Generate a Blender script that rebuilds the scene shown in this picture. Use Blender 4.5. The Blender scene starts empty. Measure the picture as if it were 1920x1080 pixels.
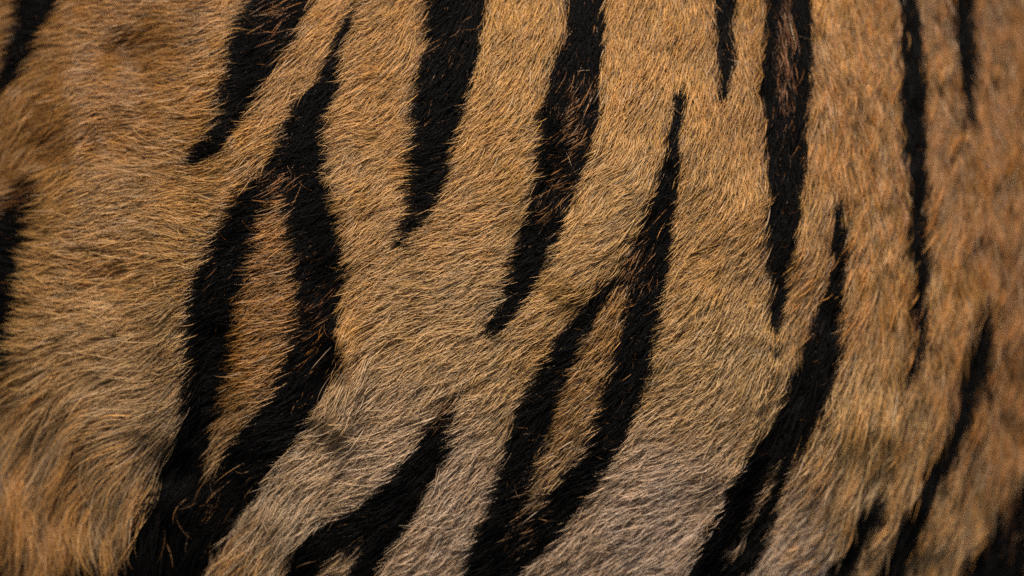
import bpy, math
import numpy as np

# ------------------------------------------------------------------ camera, sky, sun, exposure
sc = bpy.context.scene
S = 0.5 / 1920.0                      # metres per photo pixel on the flank (half a metre of flank across the picture)
DIST = 2.8                            # camera distance to the flank
cam_d = bpy.data.cameras.new("camera")
cam_d.lens = DIST / 0.5 * 36.0
cam_d.sensor_width = 36.0
cam_d.clip_start = 0.1
cam_d.clip_end = 100.0
cam_d.dof.use_dof = True
cam_d.dof.focus_distance = DIST - 0.008
cam_d.dof.aperture_fstop = 2.6
cam = bpy.data.objects.new("camera", cam_d)
cam.location = (0, -DIST, 0)
cam.rotation_euler = (math.radians(90), 0, 0)
sc.collection.objects.link(cam)
sc.camera = cam

SUN_EL, SUN_AZ = math.radians(53), math.radians(-4)     # azimuth from the camera's direction, positive to the right
w = bpy.data.worlds.new("World"); sc.world = w; w.use_nodes = True
nt = w.node_tree
sky = nt.nodes.new("ShaderNodeTexSky"); sky.sky_type = 'NISHITA'; sky.sun_disc = False
sky.sun_elevation = SUN_EL; sky.sun_rotation = math.radians(180) - SUN_AZ
bg = nt.nodes["Background"]; bg.inputs["Strength"].default_value = 0.05
nt.links.new(sky.outputs[0], bg.inputs[0])

from mathutils import Vector
sun_dir = Vector((math.sin(SUN_AZ) * math.cos(SUN_EL), -math.cos(SUN_AZ) * math.cos(SUN_EL), math.sin(SUN_EL)))
sl = bpy.data.lights.new("sun", 'SUN'); sl.energy = 4.0; sl.angle = math.radians(4); sl.color = (1.0, 0.92, 0.79)
so = bpy.data.objects.new("sun", sl); so.rotation_euler = sun_dir.to_track_quat('Z', 'Y').to_euler()
sc.collection.objects.link(so)

vs = sc.view_settings
vs.view_transform = 'Standard'; vs.look = 'None'; vs.gamma = 1.0; vs.use_curve_mapping = False
vs.exposure = 0.40
cy = sc.cycles
cy.max_bounces = 3; cy.diffuse_bounces = 3; cy.glossy_bounces = 2; cy.transmission_bounces = 2
cy.use_denoising = False
cy.sample_clamp_indirect = 4.0
sc.cycles_curves.shape = 'RIBBONS'
sc.cycles_curves.subdivisions = 2

rng = np.random.default_rng(7)

# ------------------------------------------------------------------ helpers: noise, polylines, polygons
_T = rng.random((4, 256, 256)).astype(np.float32) * 2 - 1
def noise(x, y, k=0):
    xi = np.floor(x).astype(int); yi = np.floor(y).astype(int)
    fx = x - xi; fy = y - yi
    fx = fx * fx * (3 - 2 * fx); fy = fy * fy * (3 - 2 * fy)
    t = _T[k]; a = xi & 255; b = yi & 255; a1 = (xi + 1) & 255; b1 = (yi + 1) & 255
    return (t[a, b] * (1 - fx) + t[a1, b] * fx) * (1 - fy) + (t[a, b1] * (1 - fx) + t[a1, b1] * fx) * fy

def poly_dist2(px, py, pts):
    d = np.full(px.shape, 1e12)
    if len(pts) == 1:
        return (px - pts[0][0]) ** 2 + (py - pts[0][1]) ** 2
    for (ax, ay), (bx, by) in zip(pts[:-1], pts[1:]):
        vx, vy = bx - ax, by - ay
        t = np.clip(((px - ax) * vx + (py - ay) * vy) / (vx * vx + vy * vy), 0, 1)
        d = np.minimum(d, (px - ax - t * vx) ** 2 + (py - ay - t * vy) ** 2)
    return d

def inside(px, py, poly):
    r = np.zeros(px.shape, bool)
    P = np.array(poly, float)
    m = (px >= P[:, 0].min()) & (px <= P[:, 0].max()) & (py >= P[:, 1].min()) & (py <= P[:, 1].max())
    x = px[m]; y = py[m]; q = np.zeros(x.shape, bool)
    n = len(P)
    for i in range(n):
        x0, y0 = P[i]; x1, y1 = P[(i + 1) % n]
        if y0 == y1: continue
        c = (y0 > y) != (y1 > y)
        q ^= c & (x < (x1 - x0) * (y - y0) / (y1 - y0) + x0)
    r[m] = q
    return r

def smooth(a, b, v):
    t = np.clip((v - a) / (b - a), 0, 1)
    return t * t * (3 - 2 * t)

# ------------------------------------------------------------------ the body's form
# folds of loose skin: polyline on the flank (photo pixels), height in mm, half width in pixels
FOLDS = [
    ([(655, 380), (640, 480)], 3.0, 26), ([(640, 640), (655, 720), (620, 790)], 6.0, 22),
    ([(1230, 300), (1160, 430), (1080, 530)], 4.5, 32), ([(1320, 560), (1300, 760), (1325, 880)], 3.0, 26),
    ([(1440, 640), (1380, 860), (1335, 990), (1280, 1080)], 4.5, 18),
    ([(430, 300), (385, 420), (335, 560), (325, 720), (300, 800)], 6.0, 38),
    ([(400, 640), (390, 760), (350, 880)], -5.0, 34),
    ([(120, 200), (140, 340), (100, 480), (50, 640), (40, 720)], 5.0, 45),
    ([(235, 95)], -9.0, 40), ([(190, 270)], -5.0, 35), ([(190, 525)], -4.0, 30), ([(60, 290), (0, 330)], -4.0, 35),
    ([(510, 990), (480, 1080)], 3.0, 30), ([(1000, 240), (985, 400)], 2.5, 30),
    ([(770, 120), (775, 300)], -1.5, 35), ([(440, 90), (415, 240)], 3.5, 30),
    ([(1290, 200), (1300, 330)], 2.0, 30), ([(1560, 640), (1545, 800), (1530, 930)], 2.5, 30),
    ([(1640, 380), (1650, 600), (1630, 800)], 2.0, 35), ([(1790, 500), (1770, 650), (1700, 820)], 2.5, 35),
    ([(1400, 40), (1395, 200)], 2.0, 28), ([(1860, 300), (1850, 560), (1800, 800)], 2.0, 40),
]
RZ, RY, ZC = 0.29, 0.20, 0.02
def bend(x):
    q = np.maximum(0, x - 0.04); lim = 0.27
    r = np.where(q < lim, 2.5 * q * q, 2.5 * lim * lim + 2 * 2.5 * lim * (q - lim))
    l = np.maximum(0, -x - 0.07)
    return r + np.where(l < 0.24, 1.7 * l * l, 1.7 * 0.24 * (2 * l - 0.24))
def form(x, z):
    """depth y of the near side of the trunk at x, z"""
    zz = np.clip((z - ZC) / RZ, -0.995, 0.995)
    y = bend(x) + RY * (1 - np.sqrt(1 - zz * zz))
    px = x / S + 960; py = 540 - z / S
    for pts, h, wd in FOLDS:
        y = y - h * 0.0014 * np.exp(-poly_dist2(px, py, pts) / (2 * wd * wd))
    y = y - 0.0016 * noise(px / 90 + 3, py / 190 + 5, 0) - 0.0007 * noise(px / 38 + 9, py / 80 + 1, 1)
    far = smooth(1280, 1500, px)
    y = y - 0.0018 * far * noise(px / 30 + 0.12 * py / 30 + 13, py / 230 + 3, 2) - 0.0005 * far * noise(px / 17 + 40, py / 90 + 3, 3)
    return y
def normal(x, z):
    e = 0.0008
    gx = (form(x + e, z) - form(x - e, z)) / (2 * e)
    gz = (form(x, z + e) - form(x, z - e)) / (2 * e)
    n = np.stack([gx, -np.ones_like(gx), gz], -1)
    return n / np.linalg.norm(n, axis=-1, keepdims=True), gx, gz
def pix(x, z, y):
    f = DIST / (DIST + y)
    return x * f / S + 960, 540 - z * f / S

# tiger: an Empty at the lowest point of the trunk
tiger = bpy.data.objects.new("tiger", None); sc.collection.objects.link(tiger)
tiger.location = (0, 0.2, ZC - RZ)
tiger["label"] = "tiger flank with golden fur and long black stripes"
tiger["category"] = "tiger"
def adopt(o):
    sc.collection.objects.link(o); o.parent = tiger; o.location = -Vector(tiger.location)

# ------------------------------------------------------------------ stripes, outlines in photo pixels (holes: patches of orange fur inside a stripe)
STRIPES = [
 dict(label="black stripe by the darkest fold", out=[(60,-180),(40,0),(30,50),(17,107),(7,133),(-10,160),(-80,260),(-60,290),(0,183),(37,152),(57,117),(77,80),(100,40),(117,5),(190,-180)]),
 dict(label="broad black stripe with rusty hairs tapering to a hook", out=[(540,-180),(475,0),(450,40),(432,90),(426,130),(414,170),(402,210),(385,260),(355,300),(362,318),(395,300),(420,268),(455,225),(490,165),(530,115),(558,60),(585,0),(680,-180)],
      mix=[((520,40),(25,45),.25)]),
 dict(label="forked black stripe enclosing a long orange patch", thin=8, out=[(672,-5),(664,25),(659,45),(646,90),(634,150),(622,200),(607,250),(605,330),(620,380),(632,430),(640,480),(636,560),(630,640),(622,720),(592,780),(548,830),(512,880),(480,920),(450,970),(420,1010),(385,1080),(340,1200),(130,1200),(130,1080),(145,1050),(175,1042),(215,1052),(255,1045),(262,1000),(275,940),(290,880),(320,820),(338,780),(342,700),(345,600),(355,530),(385,490),(400,440),(430,390),(480,330),(515,290),(535,250),(545,215),(560,190),(590,165),(610,130),(632,80),(645,50),(655,20)],
      hole=[(505,370),(530,355),(548,400),(556,480),(560,560),(556,640),(542,680),(530,720),(500,760),(470,800),(432,840),(420,880),(405,920),(392,870),(400,820),(410,770),(425,700),(430,640),(440,560),(460,500),(470,440),(490,390)],
      mix=[((520,340),(30,30),.35),((405,920),(22,60),.25),((590,600),(35,110),.12)]),
 dict(label="black stripe cut by the shaggy edge of the flank", out=[(75,335),(74,380),(62,425),(52,455),(46,490),(46,525),(38,565),(28,610),(18,655),(0,720),(-90,820),(-140,760),(-60,480),(-10,430),(5,405),(25,365),(50,345)], mix=[((50,370),(30,25),.4)]),
 dict(label="smooth black stripe narrowing to a single point", out=[(815,-180),(800,0),(800,60),(803,100),(790,140),(778,190),(772,260),(772,300),(765,350),(757,400),(748,435),(736,472),(752,466),(780,432),(802,400),(826,360),(840,320),(852,260),(866,210),(884,160),(896,110),(902,60),(912,0),(930,-180)], mix=[((850,80),(30,60),.05)]),
 dict(label="long black stripe with a brown patch in its middle", out=[(1085,-180),(1070,0),(1062,60),(1045,110),(1025,170),(1012,220),(1003,290),(1000,340),(985,400),(972,450),(962,490),(950,540),(925,590),(912,622),(925,634),(946,616),(976,580),(1002,540),(1022,500),(1042,450),(1062,400),(1086,340),(1106,280),(1120,220),(1125,150),(1128,60),(1130,0),(1140,-180)],
      mix=[((1082,225),(28,60),.4),((1030,370),(40,60),.2)]),
 dict(label="forked black stripe around a rusty brown patch", thin=4, out=[(1275,160),(1281,190),(1276,240),(1269,300),(1266,360),(1259,440),(1251,510),(1241,560),(1231,620),(1220,680),(1202,740),(1182,800),(1152,850),(1122,900),(1096,940),(1062,980),(1032,1020),(992,1060),(975,1080),(900,1200),(800,1200),(865,1080),(890,1010),(915,950),(935,890),(950,830),(965,780),(990,730),(1020,680),(1050,630),(1080,590),(1105,555),(1130,530),(1160,510),(1180,470),(1190,430),(1205,400),(1225,370),(1240,320),(1250,280),(1258,230),(1266,185)],
      hole=[(1160,530),(1182,560),(1167,620),(1150,680),(1138,730),(1122,780),(1103,820),(1094,860),(1060,890),(1030,920),(1008,950),(985,962),(985,920),(1000,880),(1015,830),(1035,780),(1055,720),(1075,670),(1095,630),(1120,580),(1140,545)],
      mix=[((1180,500),(30,45),.45),((985,980),(25,50),.2),((1200,420),(30,40),.15)]),
 dict(label="black stripe starting in the low fur and splitting below", out=[(842,738),(848,770),(840,810),(832,850),(816,890),(792,930),(776,970),(746,1010),(720,1050),(700,1080),(620,1200),(430,1200),(528,1080),(540,1050),(560,1020),(590,988),(640,967),(680,937),(720,907),(745,872),(775,842),(800,800),(824,770)],
      hole=[(590,1095),(612,1045),(645,1025),(668,1033),(658,1062),(640,1095)], mix=[((835,770),(20,30),.3)]),
 dict(label="short narrow black stripe ending in a point", out=[(1336,-180),(1340,0),(1345,60),(1350,110),(1350,150),(1355,188),(1359,186),(1366,150),(1371,110),(1369,60),(1373,0),(1376,-180)]),
 dict(label="straight black stripe with a brown streak at its upper end", out=[(1446,-180),(1440,0),(1432,60),(1425,110),(1420,150),(1430,200),(1435,260),(1438,330),(1440,420),(1437,480),(1445,530),(1442,580),(1439,625),(1449,627),(1463,570),(1471,520),(1482,450),(1490,410),(1496,340),(1499,280),(1501,210),(1508,150),(1511,80),(1510,0),(1512,-180)],
      mix=[((1466,90),(13,120),.6)]),
 dict(label="long curved black stripe with a brown streak at its lower end", out=[(1563,365),(1560,420),(1556,480),(1550,520),(1540,550),(1525,600),(1510,650),(1490,690),(1470,730),(1455,780),(1425,820),(1400,850),(1370,900),(1345,950),(1320,1000),(1295,1050),(1278,1080),(1200,1200),(1330,1200),(1395,1080),(1412,1050),(1432,1000),(1452,950),(1466,900),(1482,860),(1506,820),(1526,770),(1546,720),(1561,670),(1568,620),(1566,560),(1574,510),(1576,460),(1573,400)],
      hole=[(1462,848),(1440,880),(1402,955),(1375,1000),(1350,1050),(1362,1056),(1398,1000),(1434,930),(1456,890)]),
 dict(label="long thin wavering black stripe", out=[(1676,-180),(1682,0),(1685,60),(1688,120),(1685,180),(1690,250),(1690,300),(1700,320),(1702,370),(1700,420),(1705,500),(1703,580),(1703,640),(1690,690),(1676,724),(1686,726),(1702,700),(1717,650),(1721,620),(1713,560),(1721,520),(1723,450),(1723,370),(1726,300),(1726,230),(1721,150),(1716,80),(1709,0),(1700,-180)]),
 dict(label="short thin black stripe with a blunt end", out=[(1750,-180),(1775,0),(1785,40),(1795,80),(1797,140),(1800,195),(1798,242),(1805,244),(1814,230),(1811,190),(1816,120),(1813,60),(1813,0),(1805,-180)]),
 dict(label="broken black stripe slanting down the rear flank", out=[(1836,555),(1826,620),(1806,670),(1800,700),(1785,750),(1770,800),(1745,850),(1722,880),(1705,930),(1686,980),(1660,1020),(1638,1060),(1628,1080),(1560,1200),(1620,1200),(1672,1080),(1697,1030),(1719,970),(1738,930),(1748,890),(1768,860),(1797,800),(1808,750),(1828,710),(1838,650),(1842,590)]),
 dict(label="short slanting black stripe low on the flank", out=[(1642,915),(1625,938),(1608,960),(1588,1000),(1566,1040),(1540,1080),(1470,1200),(1510,1200),(1577,1080),(1603,1030),(1622,990),(1640,950)]),
 dict(label="wide black stripe lowest on the rear flank", out=[(1960,780),(1921,850),(1905,880),(1890,920),(1870,940),(1853,980),(1828,1000),(1798,1040),(1786,1080),(1740,1200),(1960,1200),(2060,1000),(2080,820)], mix=[((1905,1000),(25,40),.25)]),
 dict(label="black stripe on the far turn of the flank", out=[(1985,-180),(1992,0),(1998,200),(1990,420),(1975,560),(1985,575),(2012,420),(2030,200),(2024,0),(2020,-180)]),
 dict(label="black stripe on the shoulder side of the flank", out=[(-150,-180),(-200,0),(-250,180),(-300,380),(-280,390),(-200,220),(-130,60),(-60,-180)]),
]

for d in STRIPES:                                      # stripes leaving the picture run on up the back and under the belly
    o = d["out"]; m = len(o); new = list(o)
    for i, (x_, y_) in enumerate(o):
        if y_ in (-180, 1200):
            nb = [p for p in (o[i - 1], o[(i + 1) % m]) if p[1] != y_][0]
            yn = -640 if y_ < 0 else 1420
            new[i] = (x_ + (x_ - nb[0]) / (y_ - nb[1]) * (yn - y_) * 0.6, yn)
            if y_ < 0: new[i] = (new[i][0], yn)
    d["out"] = new

# ------------------------------------------------------------------ which way the hair lies (photo pixels -> direction, y down)
FLOW = np.array([
 (100,50,-1,.4),(300,50,-1,.3),(300,150,-1,.15),(430,100,-.8,.6),(60,250,-.7,.75),(150,330,-.75,.6),(250,310,-1,.02),(250,450,-1,-.05),
 (140,470,-1,-.2),(300,560,-1,.22),(100,640,-.9,.25),(330,640,-.7,.65),(250,700,-.95,.3),(100,800,-.45,.9),(50,950,-.1,1),(200,850,-.65,.75),
 (200,1000,.02,1),(240,1040,.12,1),(300,780,-.9,.45),(320,900,-.4,.9),(520,800,-.95,.3),(500,1000,-.5,.85),(450,500,-.9,.25),(520,420,-.85,.3),(560,150,-.75,.65),
 (620,30,-.7,.75),(480,250,-.9,.45),(700,100,-.9,.5),(720,250,-.93,.35),(660,400,-.8,.6),(640,470,-.6,.8),(700,500,-.9,.4),(750,600,-.95,.3),
 (650,680,-.6,.8),(640,745,-.45,.9),(800,680,-.92,.38),(720,760,-.92,.38),(700,880,-.95,.22),(880,800,-.9,.42),(850,950,-.85,.5),(950,60,-.45,.9),
 (930,250,-.75,.65),(960,420,-.88,.48),(880,500,-.92,.4),(1000,650,-.85,.5),(1090,60,-.15,1),(1180,60,-.3,.95),(1160,200,-.45,.9),(1100,300,-.75,.65),
 (1150,420,-.7,.7),(1040,480,-.85,.5),(1200,250,-.35,.95),(1300,100,-.2,1),(1310,300,-.5,.85),(1320,480,-.75,.65),(1400,250,-.12,1),(1350,650,-.82,.55),
 (1300,850,-.88,.45),(1150,900,-.9,.42),(1200,1000,-.92,.36),(1100,750,-.7,.7),(1060,880,-.8,.55),(1500,200,-.15,1),(1560,450,-.3,.95),(1480,560,-.6,.8),
 (1440,640,-.55,.85),(1600,200,-.1,1),(1700,500,-.15,1),(1600,700,-.35,.95),(1560,850,-.6,.75),(1450,1000,-.85,.5),(1700,850,-.35,.95),(1850,300,-.12,1),
 (1850,700,-.25,1),(1800,950,-.4,.9),(1620,1000,-.45,.9),(820,100,-.5,.85),(540,650,-.85,.35),(400,950,-.6,.8),(700,1050,-.8,.55)], float)
FLOW[:, 2:] /= np.linalg.norm(FLOW[:, 2:], axis=1, keepdims=True)
# lookup tables on a coarse grid of the flank, bilinear
GX0, GY0, GS = -700, -500, 20
gnx, gny = 170, 105
_gx, _gy = np.meshgrid(GX0 + GS * np.arange(gnx), GY0 + GS * np.arange(gny), indexing='ij')
def spread(cols, ctrl, sig):
    d2 = (_gx[..., None] - ctrl[:, 0]) ** 2 + (_gy[..., None] - ctrl[:, 1]) ** 2
    wt = np.exp(-np.maximum(d2 - d2.min(-1, keepdims=True), 0) / (2 * sig * sig)) * 1.0
    wt /= wt.sum(-1, keepdims=True)
    return wt @ cols
def look(grid, px, py):
    u = np.clip((px - GX0) / GS, 0, gnx - 1.001); v = np.clip((py - GY0) / GS, 0, gny - 1.001)
    i = u.astype(int); j = v.astype(int); fu = u - i; fv = v - j
    if grid.ndim == 3: fu = fu[..., None]; fv = fv[..., None]
    return (grid[i, j] * (1 - fu) + grid[i + 1, j] * fu) * (1 - fv) + (grid[i, j + 1] * (1 - fu) + grid[i + 1, j + 1] * fu) * fv
flow_grid = spread(FLOW[:, 2:], FLOW, 65)
# coat colour (pigment of the hair tips; deeper right and upper left, painting in light falloff), hair length in mm, clump strength
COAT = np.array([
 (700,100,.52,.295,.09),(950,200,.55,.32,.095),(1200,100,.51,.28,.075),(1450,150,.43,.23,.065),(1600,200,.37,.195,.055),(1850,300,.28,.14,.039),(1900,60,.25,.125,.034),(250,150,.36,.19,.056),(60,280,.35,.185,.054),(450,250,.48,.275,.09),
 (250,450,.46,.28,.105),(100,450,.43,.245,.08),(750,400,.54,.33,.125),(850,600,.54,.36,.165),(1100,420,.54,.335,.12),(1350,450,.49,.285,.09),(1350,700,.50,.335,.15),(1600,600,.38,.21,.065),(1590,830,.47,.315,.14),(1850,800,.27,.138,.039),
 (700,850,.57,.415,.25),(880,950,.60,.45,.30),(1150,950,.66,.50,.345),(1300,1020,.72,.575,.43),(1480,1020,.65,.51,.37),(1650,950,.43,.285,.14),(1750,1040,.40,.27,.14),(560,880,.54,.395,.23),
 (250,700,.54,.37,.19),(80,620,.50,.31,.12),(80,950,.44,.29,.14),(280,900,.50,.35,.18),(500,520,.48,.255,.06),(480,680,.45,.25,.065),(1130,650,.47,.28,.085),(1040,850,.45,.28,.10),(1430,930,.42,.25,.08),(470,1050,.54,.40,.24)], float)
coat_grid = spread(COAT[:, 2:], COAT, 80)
LENG = np.array([(900,300,12.5,.4),(1200,300,11,.45),(700,250,13,.4),(700,700,14.5,.45),(1150,950,12,.4),(1600,300,14,.75),(1850,500,18,.8),(1700,850,19,.8),(1450,980,15,.55),(250,200,14.5,.5),(100,450,18,.6),
 (300,430,15,.5),(250,600,19,.6),(100,850,38,.9),(250,980,38,.9),(60,1000,40,.92),(480,1000,20,.65),(500,550,11,.35),(1100,700,11,.35),(420,800,15,.4),(600,850,16,.55),(1850,1000,24,.75),(1350,500,11.5,.55)], float)
leng_grid = spread(LENG[:, 2:], LENG, 90)

# ------------------------------------------------------------------ materials
def hair_material(name, dark_root, root_tint, shine, gloss):
    m = bpy.data.materials.new(name); m.use_nodes = True
    n = m.node_tree.nodes; l = m.node_tree.links
    b = n["Principled BSDF"]
    b.inputs["Roughness"].default_value = gloss
    b.inputs["Specular IOR Level"].default_value = shine
    b.inputs["IOR"].default_value = 1.55
    a = n.new("ShaderNodeAttribute"); a.attribute_name = "pigment"
    h = n.new("ShaderNodeHairInfo")
    r = n.new("ShaderNodeValToRGB")                       # banded hair: grey-brown wool at the root, full colour outwards
    r.color_ramp.elements[0].position = 0.1; r.color_ramp.elements[0].color = (*[dark_root * c for c in root_tint], 1)
    r.color_ramp.elements[1].position = 0.65; r.color_ramp.elements[1].color = (1, 1, 1, 1)
    mx = n.new("ShaderNodeMix"); mx.data_type = 'RGBA'; mx.blend_type = 'MULTIPLY'; mx.inputs[0].default_value = 1
    l.new(h.outputs["Intercept"], r.inputs[0])
    l.new(a.outputs["Color"], mx.inputs[6]); l.new(r.outputs[0], mx.inputs[7])
    l.new(mx.outputs[2], b.inputs["Base Color"])
    return m
m_coat = hair_material("golden_fur", 0.30, (0.85, 1.0, 1.25), 0.5, 0.42)
m_black = hair_material("black_fur", 0.8, (1, 1, 1), 0.06, 0.5)

m_skin = bpy.data.materials.new("hide"); m_skin.use_nodes = True
n = m_skin.node_tree.nodes; l = m_skin.node_tree.links
b = n["Principled BSDF"]; b.inputs["Roughness"].default_value = 0.75
tn = n.new("ShaderNodeTexNoise"); tn.inputs["Scale"].default_value = 60; tn.inputs["Detail"].default_value = 8
rp = n.new("ShaderNodeValToRGB")
rp.color_ramp.elements[0].position = 0.3; rp.color_ramp.elements[0].color = (0.06, 0.038, 0.024, 1)
rp.color_ramp.elements[1].position = 0.75; rp.color_ramp.elements[1].color = (0.12, 0.075, 0.045, 1)
l.new(tn.outputs[0], rp.inputs[0]); l.new(rp.outputs[0], b.inputs["Base Color"])
bp = n.new("ShaderNodeBump"); bp.inputs["Strength"].default_value = 0.4; bp.inputs["Distance"].default_value = 0.001
l.new(tn.outputs[0], bp.inputs["Height"]); l.new(bp.outputs[0], b.inputs["Normal"])

# ------------------------------------------------------------------ body: the closed trunk
NXB, NA = 300, 220
xs = np.linspace(-0.62, 0.62, NXB)
verts = []; faces = []
th = np.linspace(0, 2 * np.pi, NA, endpoint=False)
for i, x in enumerate(xs):
    e = max(0.0, (abs(x) - 0.44) / 0.18)
    k = math.sqrt(max(1 - e * e, 0.0004))
    zr = RZ * k * 0.9949
    z = zr * np.cos(th) + ZC
    front = np.sin(th) >= 0
    yc = float(bend(np.array([x]))[0]) + RY
    yb = yc + RY * k * 1.15 * np.abs(np.sin(th))
    yf0 = form(np.full(NA, x), z)
    yf = np.where(k < 0.999, np.maximum(yf0, yc - RY * k * np.abs(np.sin(th))), yf0)
    y = np.where(front, np.minimum(yf, yc), yb)
    verts += [(x, float(yy), float(zz)) for yy, zz in zip(y, z)]
for i in range(NXB - 1):
    for j in range(NA):
        a = i * NA + j; c = i * NA + (j + 1) % NA
        faces.append((a, c, c + NA, a + NA))
faces.append(tuple(range(NA))[::-1]); faces.append(tuple(range((NXB - 1) * NA, NXB * NA)))
me = bpy.data.meshes.new("body"); me.from_pydata(verts, [], faces); me.update()
for p in me.polygons: p.use_smooth = True
me.materials.append(m_skin)
body = bpy.data.objects.new("body", me); adopt(body)

# ------------------------------------------------------------------ the hair
NP = 7
def clump(px, py, size, seed):
    """nearest jittered-grid centre: offset to it and its id-random numbers"""
    cx = np.floor(px / size).astype(int); cyy = np.floor(py / size).astype(int)
    best = np.full(px.shape, 1e9); ox = np.zeros_like(px); oy = np.zeros_like(px); r1 = np.zeros_like(px); r2 = np.zeros_like(px)
    R = np.random.default_rng(seed).random((4, 512, 512))
    for dx in (-1, 0, 1):
        for dy in (-1, 0, 1):
            a = (cx + dx) & 511; b = (cyy + dy) & 511
            qx = (cx + dx + R[0, a, b]) * size - px; qy = (cyy + dy + R[1, a, b]) * size - py
            d = qx * qx + qy * qy
            m = d < best
            best[m] = d[m]; ox[m] = qx[m]; oy[m] = qy[m]; r1[m] = R[2, a, b][m]; r2[m] = R[3, a, b][m]
    return ox, oy, r1 * 2 - 1, r2 * 2 - 1

def grow(n, x0, x1, z0, z1, thick, skip_inner, layer):
    x = rng.uniform(x0, x1, n); z = rng.uniform(z0, z1, n)
    if skip_inner:
        k = (np.abs(x) > skip_inner[0]) | (np.abs(z) > skip_inner[1])
        x = x[k]; z = z[k]
    n = len(x)
    y = form(x, z)
    px, py = pix(x, z, y)
    lock = layer == 'lock'
    if lock:                                           # long locks low on the belly side, coarse tufts on the far turn
        keep = (smooth(0, 260, (py - 640) - 0.9 * np.maximum(px - 200, 0)) * (px < 600) + 0.3 * smooth(1400, 1650, px)) > rng.random(n)
        u1 = clump(px + 0.15 * py, py * 0.45, 19.0, 32); u2 = clump(px + 0.1 * py, py * 0.4, 30.0, 33)
        keep &= np.where(px < 900, u2[3] - 0.0, u1[3] + 0.5) > -0.05   # every other tuft, so they stand apart
        x, z, y, px, py = x[keep], z[keep], y[keep], px[keep], py[keep]; n = len(x)
    wild = look(leng_grid, px, py)
    if layer in ('guard', 'top'):                      # the shaggy side is thinner between its locks
        keep = rng.random(n) > 0.5 * smooth(24, 32, wild[:, 0]) * (px < 700)
        x, z, y, px, py, wild = x[keep], z[keep], y[keep], px[keep], py[keep], wild[keep]; n = len(x)
    L = wild[:, 0] * 0.001; cl = wild[:, 1]
    under = layer == 'wool'
    if layer == 'top': L = L * 1.1
    L = L * (rng.uniform(0.45, 0.75, n) if under else np.clip(rng.normal(1.0, 0.17, n), 0.45, 1.45))
    sd = (1 if n % 2 else 2) + (10 if under else 0)
    # clump sizes in pixels blend with region: fine on the near flank, coarse where the coat is long
    coarse = smooth(0.5, 0.75, cl) > rng.random(n)
    shag = (smooth(22, 31, wild[:, 0]) > rng.random(n)) & (px < 900)
    pick = np.where(shag, 2, np.where(coarse, 1, 0))
    if lock: pick = np.where(px < 900, 2, 1); L = L * 1.14
    cs = [clump(px, py * 0.8, 11.0, 31), clump(px + 0.15 * py, py * 0.45, 19.0, 32), clump(px + 0.1 * py, py * 0.4, 30.0, 33)]
    ox, oy, ca, cb = [np.choose(pick, [c[q] for c in cs]) for q in range(4)]
    oy = oy / np.array([0.8, 0.45, 0.4])[pick] * np.array([1, 0.3, 0.3])[pick]
    cl = np.clip(cl * rng.normal(1, 0.2, n), 0, 0.95) if not lock else np.clip(rng.normal(0.97, 0.08, n), 0, 1.05)
    # heading
    ang = (ca * 0.20 + 0.28 * noise(px / 60, py / 60, 2) + 0.22 * noise(px / 22 + 7, py / 22, 3)
           + rng.normal(0, 0.05 if lock else 0.17, n) + (0.15 * ca if lock else 0))
    rogue = rng.random(n) < (0.015 if lock else 0.07)
    ang = ang + rogue * rng.normal(0, 0.55, n)
    curl = rng.normal(0, 0.08 if lock else 0.30, n) + np.array([0.2, 0.35, 0.55])[pick] * cb
    L = np.where(rogue, L * 0.7, L); curl = np.where(rogue, curl * 2.5, curl)
    H = L * (0.10 if under else 0.20) * np.clip(rng.normal(1, 0.3, n) + np.array([0.35, 0.42, 0.6])[pick] * cb, 0.25, 2.2)
    if not under: H += (rng.random(n) < 0.05) * L * 0.15 + (0.06 * L if layer == 'top' else 0)
    if lock: H = L * (0.32 + 0.08 * cb) * rng.normal(1, 0.06, n)
    pts = np.zeros((n, NP, 3), np.float32)
    cx = x.copy(); cz = z.copy()
    look_x = px.copy(); look_y = py.copy()
    for k in range(NP):
        s = k / (NP - 1)
        pull = cl * s ** np.array([1.3, 1.2, 0.9])[pick] * np.array([0.8, 0.85, 1.0])[pick]
        qx = cx + ox * S * pull; qz = cz - oy * S * pull
        h = H * (1 - (1 - s) ** 2) - 0.0004 * (1 - s)
        yy = form(qx, qz)
        if k == 0: nn, gx, gz = normal(qx, qz)
        pts[:, k, 0] = qx + nn[:, 0] * h; pts[:, k, 1] = yy + nn[:, 1] * h; pts[:, k, 2] = qz + nn[:, 2] * h
        if k == (4 if not under else NP - 1):
            look_x, look_y = pix(qx, qz, yy)
        f = look(flow_grid, *pix(cx, cz, yy))
        a = ang + curl * (s - 0.3)
        if lock: a = a + (px < 900) * 0.42 * np.sin(6.0 * s + 3.1 * ca)
        c, sn = np.cos(a), np.sin(a)
        dx = f[:, 0] * c - f[:, 1] * sn; dz = -(f[:, 0] * sn + f[:, 1] * c)
        ln = np.sqrt(dx * dx + dz * dz) + 1e-6; dx /= ln; dz /= ln
        st = L / (NP - 1) / np.sqrt(1 + (gx * dx + gz * dz) ** 2)
        cx = cx + dx * st; cz = cz + dz * st
    # which stripe, if any, the hair shows in
    jx = look_x + rng.normal(0, 3.0, n) + 5 * noise(look_x / 18, look_y / 18, 1) + 3 * noise(look_x / 7, look_y / 7, 2)
    jy = look_y + rng.normal(0, 5.0, n) + 5 * noise(look_x / 18 + 50, look_y / 18, 0)
    sid = np.full(n, -1); patch = np.zeros(n, bool); rust = np.zeros(n, bool)
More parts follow.
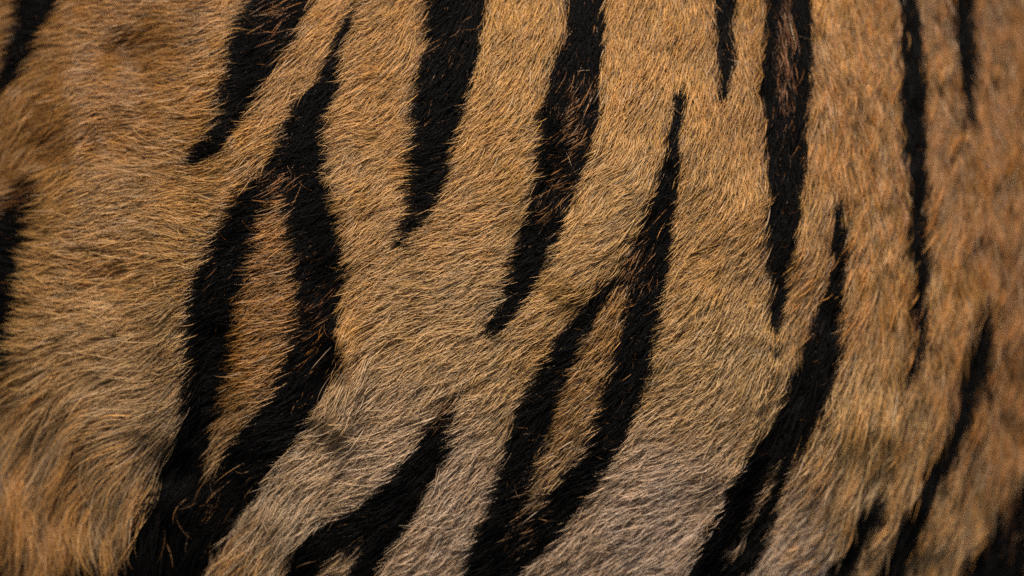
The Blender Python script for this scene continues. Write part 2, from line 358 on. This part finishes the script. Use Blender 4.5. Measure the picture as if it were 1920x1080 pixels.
    for i, d in enumerate(STRIPES):
        m = inside(jx, jy, d["out"])
        g = 5.5 if d["out"][0][0] > 1300 else 3.0      # black hairs spread a little at the skin
        m |= inside(jx + g, jy, d["out"]) | inside(jx - g, jy, d["out"])
        if "hole" in d:
            hm = inside(jx + rng.normal(0, 7, n), jy + rng.normal(0, 9, n), d["hole"]) & inside(jx + d.get("thin", 0), jy, d["hole"]) & inside(jx - d.get("thin", 0), jy, d["hole"]) & (rng.random(n) < 0.92)
            m &= ~hm; patch |= hm
        sid[m] = i
        for (mx_, my_), (ra, rb), pr in d.get("mix", ()):
            q = np.exp(-((jx - mx_) / ra) ** 2 - ((jy - my_) / rb) ** 2) * pr * (0.35 if under else 1.0)
            t = m & (rng.random(n) < q); sid[t] = -1; rust |= t
    stray = (sid >= 0) & (rogue & (not under)) & (rng.random(n) < 0.5)
    sid[stray] = -1; rust |= stray
    # pigment
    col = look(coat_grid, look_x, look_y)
    col = np.where(patch[:, None], col * np.array([0.74, 0.67, 0.56]), col)
    col = np.where(rust[:, None], col * np.array([0.58, 0.42, 0.24]), col)
    edge = np.zeros(n, bool)
    for d in STRIPES:                                  # the leading edge of a stripe shades through dark brown hairs
        edge |= inside(jx + rng.uniform(4, 26, n), jy - 5, d["out"])
    edge &= (sid < 0) & ~patch & ~rust & (rng.random(n) < 0.42)
    col = np.where(edge[:, None], col * np.array([0.38, 0.31, 0.25]), col)
    tone = np.exp(rng.normal(0, 0.22, n) + 0.16 * noise(px / 45 + 20, py / 70, 0) + np.array([0.10, 0.10, 0.26])[pick] * ca)
    warm = rng.normal(0, 0.10, n) + 0.10 * noise(px / 30, py / 60 + 11, 1)
    warm = np.clip(warm, -0.10, 0.30)
    col = col * tone[:, None] * np.stack([np.ones(n), 1 - 0.35 * warm, 1 - 1.0 * warm], 1)
    for (sx, sy), (ra, rb), pr in (((240, 92), (48, 20), .6), ((175, 262), (30, 16), .35), ((195, 525), (30, 10), .3)):
        t = rng.random(n) < pr * np.exp(-((look_x - sx) / ra) ** 2 - ((look_y - sy) / rb) ** 2)   # faint brown spots in the coat
        col[t] *= np.array([0.35, 0.27, 0.2])
    grey = rng.random(n) < 0.16                       # dark-tipped hairs sprinkled through the coat
    col[grey] *= np.array([0.42, 0.42, 0.43])
    pale = rng.random(n) < 0.05
    col[pale] = col[pale] * 0.5 + 0.5 * np.array([0.74, 0.59, 0.43])
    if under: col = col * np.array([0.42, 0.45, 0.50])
    if layer == 'top': col = col * 1.42 + 0.015  # uppermost hairs brightened in colour, painting in their glints
    if lock: col = col * np.array([1.45, 1.16, 0.72]) + 0.01
    blk = sid >= 0
    bt = np.exp(rng.normal(0, 0.35, n))[:, None] * np.array([0.0052, 0.0044, 0.0043])
    col = np.where(blk[:, None], bt, col)
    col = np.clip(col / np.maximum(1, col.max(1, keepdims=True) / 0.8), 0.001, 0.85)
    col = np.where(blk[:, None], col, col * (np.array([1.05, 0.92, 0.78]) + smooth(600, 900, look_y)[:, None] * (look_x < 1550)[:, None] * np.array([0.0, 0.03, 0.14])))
    rad = thick * (0.8 if under else 1.0) * np.clip(rng.normal(1, 0.2, n), 0.5, 1.6) * np.where(rogue, 0.75, 1.0)
    prof = np.array([0.8, 1.0, 1.0, 0.92, 0.78, 0.52, 0.12])
    return pts, (rad[:, None] * prof[None]).astype(np.float32), col.astype(np.float32), sid

parts = [
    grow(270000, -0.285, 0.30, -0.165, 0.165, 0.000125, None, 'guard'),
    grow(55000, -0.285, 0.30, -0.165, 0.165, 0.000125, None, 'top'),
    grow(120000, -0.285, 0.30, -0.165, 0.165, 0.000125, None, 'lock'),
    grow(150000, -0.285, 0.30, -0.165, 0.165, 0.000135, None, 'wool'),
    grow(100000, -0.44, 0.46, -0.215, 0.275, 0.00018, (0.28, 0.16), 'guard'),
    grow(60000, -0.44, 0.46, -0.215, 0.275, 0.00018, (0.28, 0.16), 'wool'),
]
PT = np.concatenate([p[0] for p in parts]); RA = np.concatenate([p[1] for p in parts])
CO = np.concatenate([p[2] for p in parts]); ID = np.concatenate([p[3] for p in parts])

def hair_object(name, mask, mat):
    k = int(mask.sum())
    cu = bpy.data.hair_curves.new(name)
    cu.add_curves([NP] * k)
    cu.attributes["position"].data.foreach_set("vector", PT[mask].reshape(-1))
    r = cu.attributes.get("radius") or cu.attributes.new("radius", 'FLOAT', 'POINT')
    r.data.foreach_set("value", RA[mask].reshape(-1))
    c = cu.attributes.new("pigment", 'FLOAT_COLOR', 'CURVE')
    c.data.foreach_set("color", np.concatenate([CO[mask], np.ones((k, 1), np.float32)], 1).reshape(-1))
    cu.materials.append(mat)
    o = bpy.data.objects.new(name, cu); adopt(o)
    return o
coat = hair_object("coat", ID < 0, m_coat)
coat["kind"] = "stuff"; coat["label"] = "golden brown fur fading to grey low on the flank"
for i, d in enumerate(STRIPES):
    o = hair_object("stripe", ID == i, m_black)
    o["label"] = d["label"]
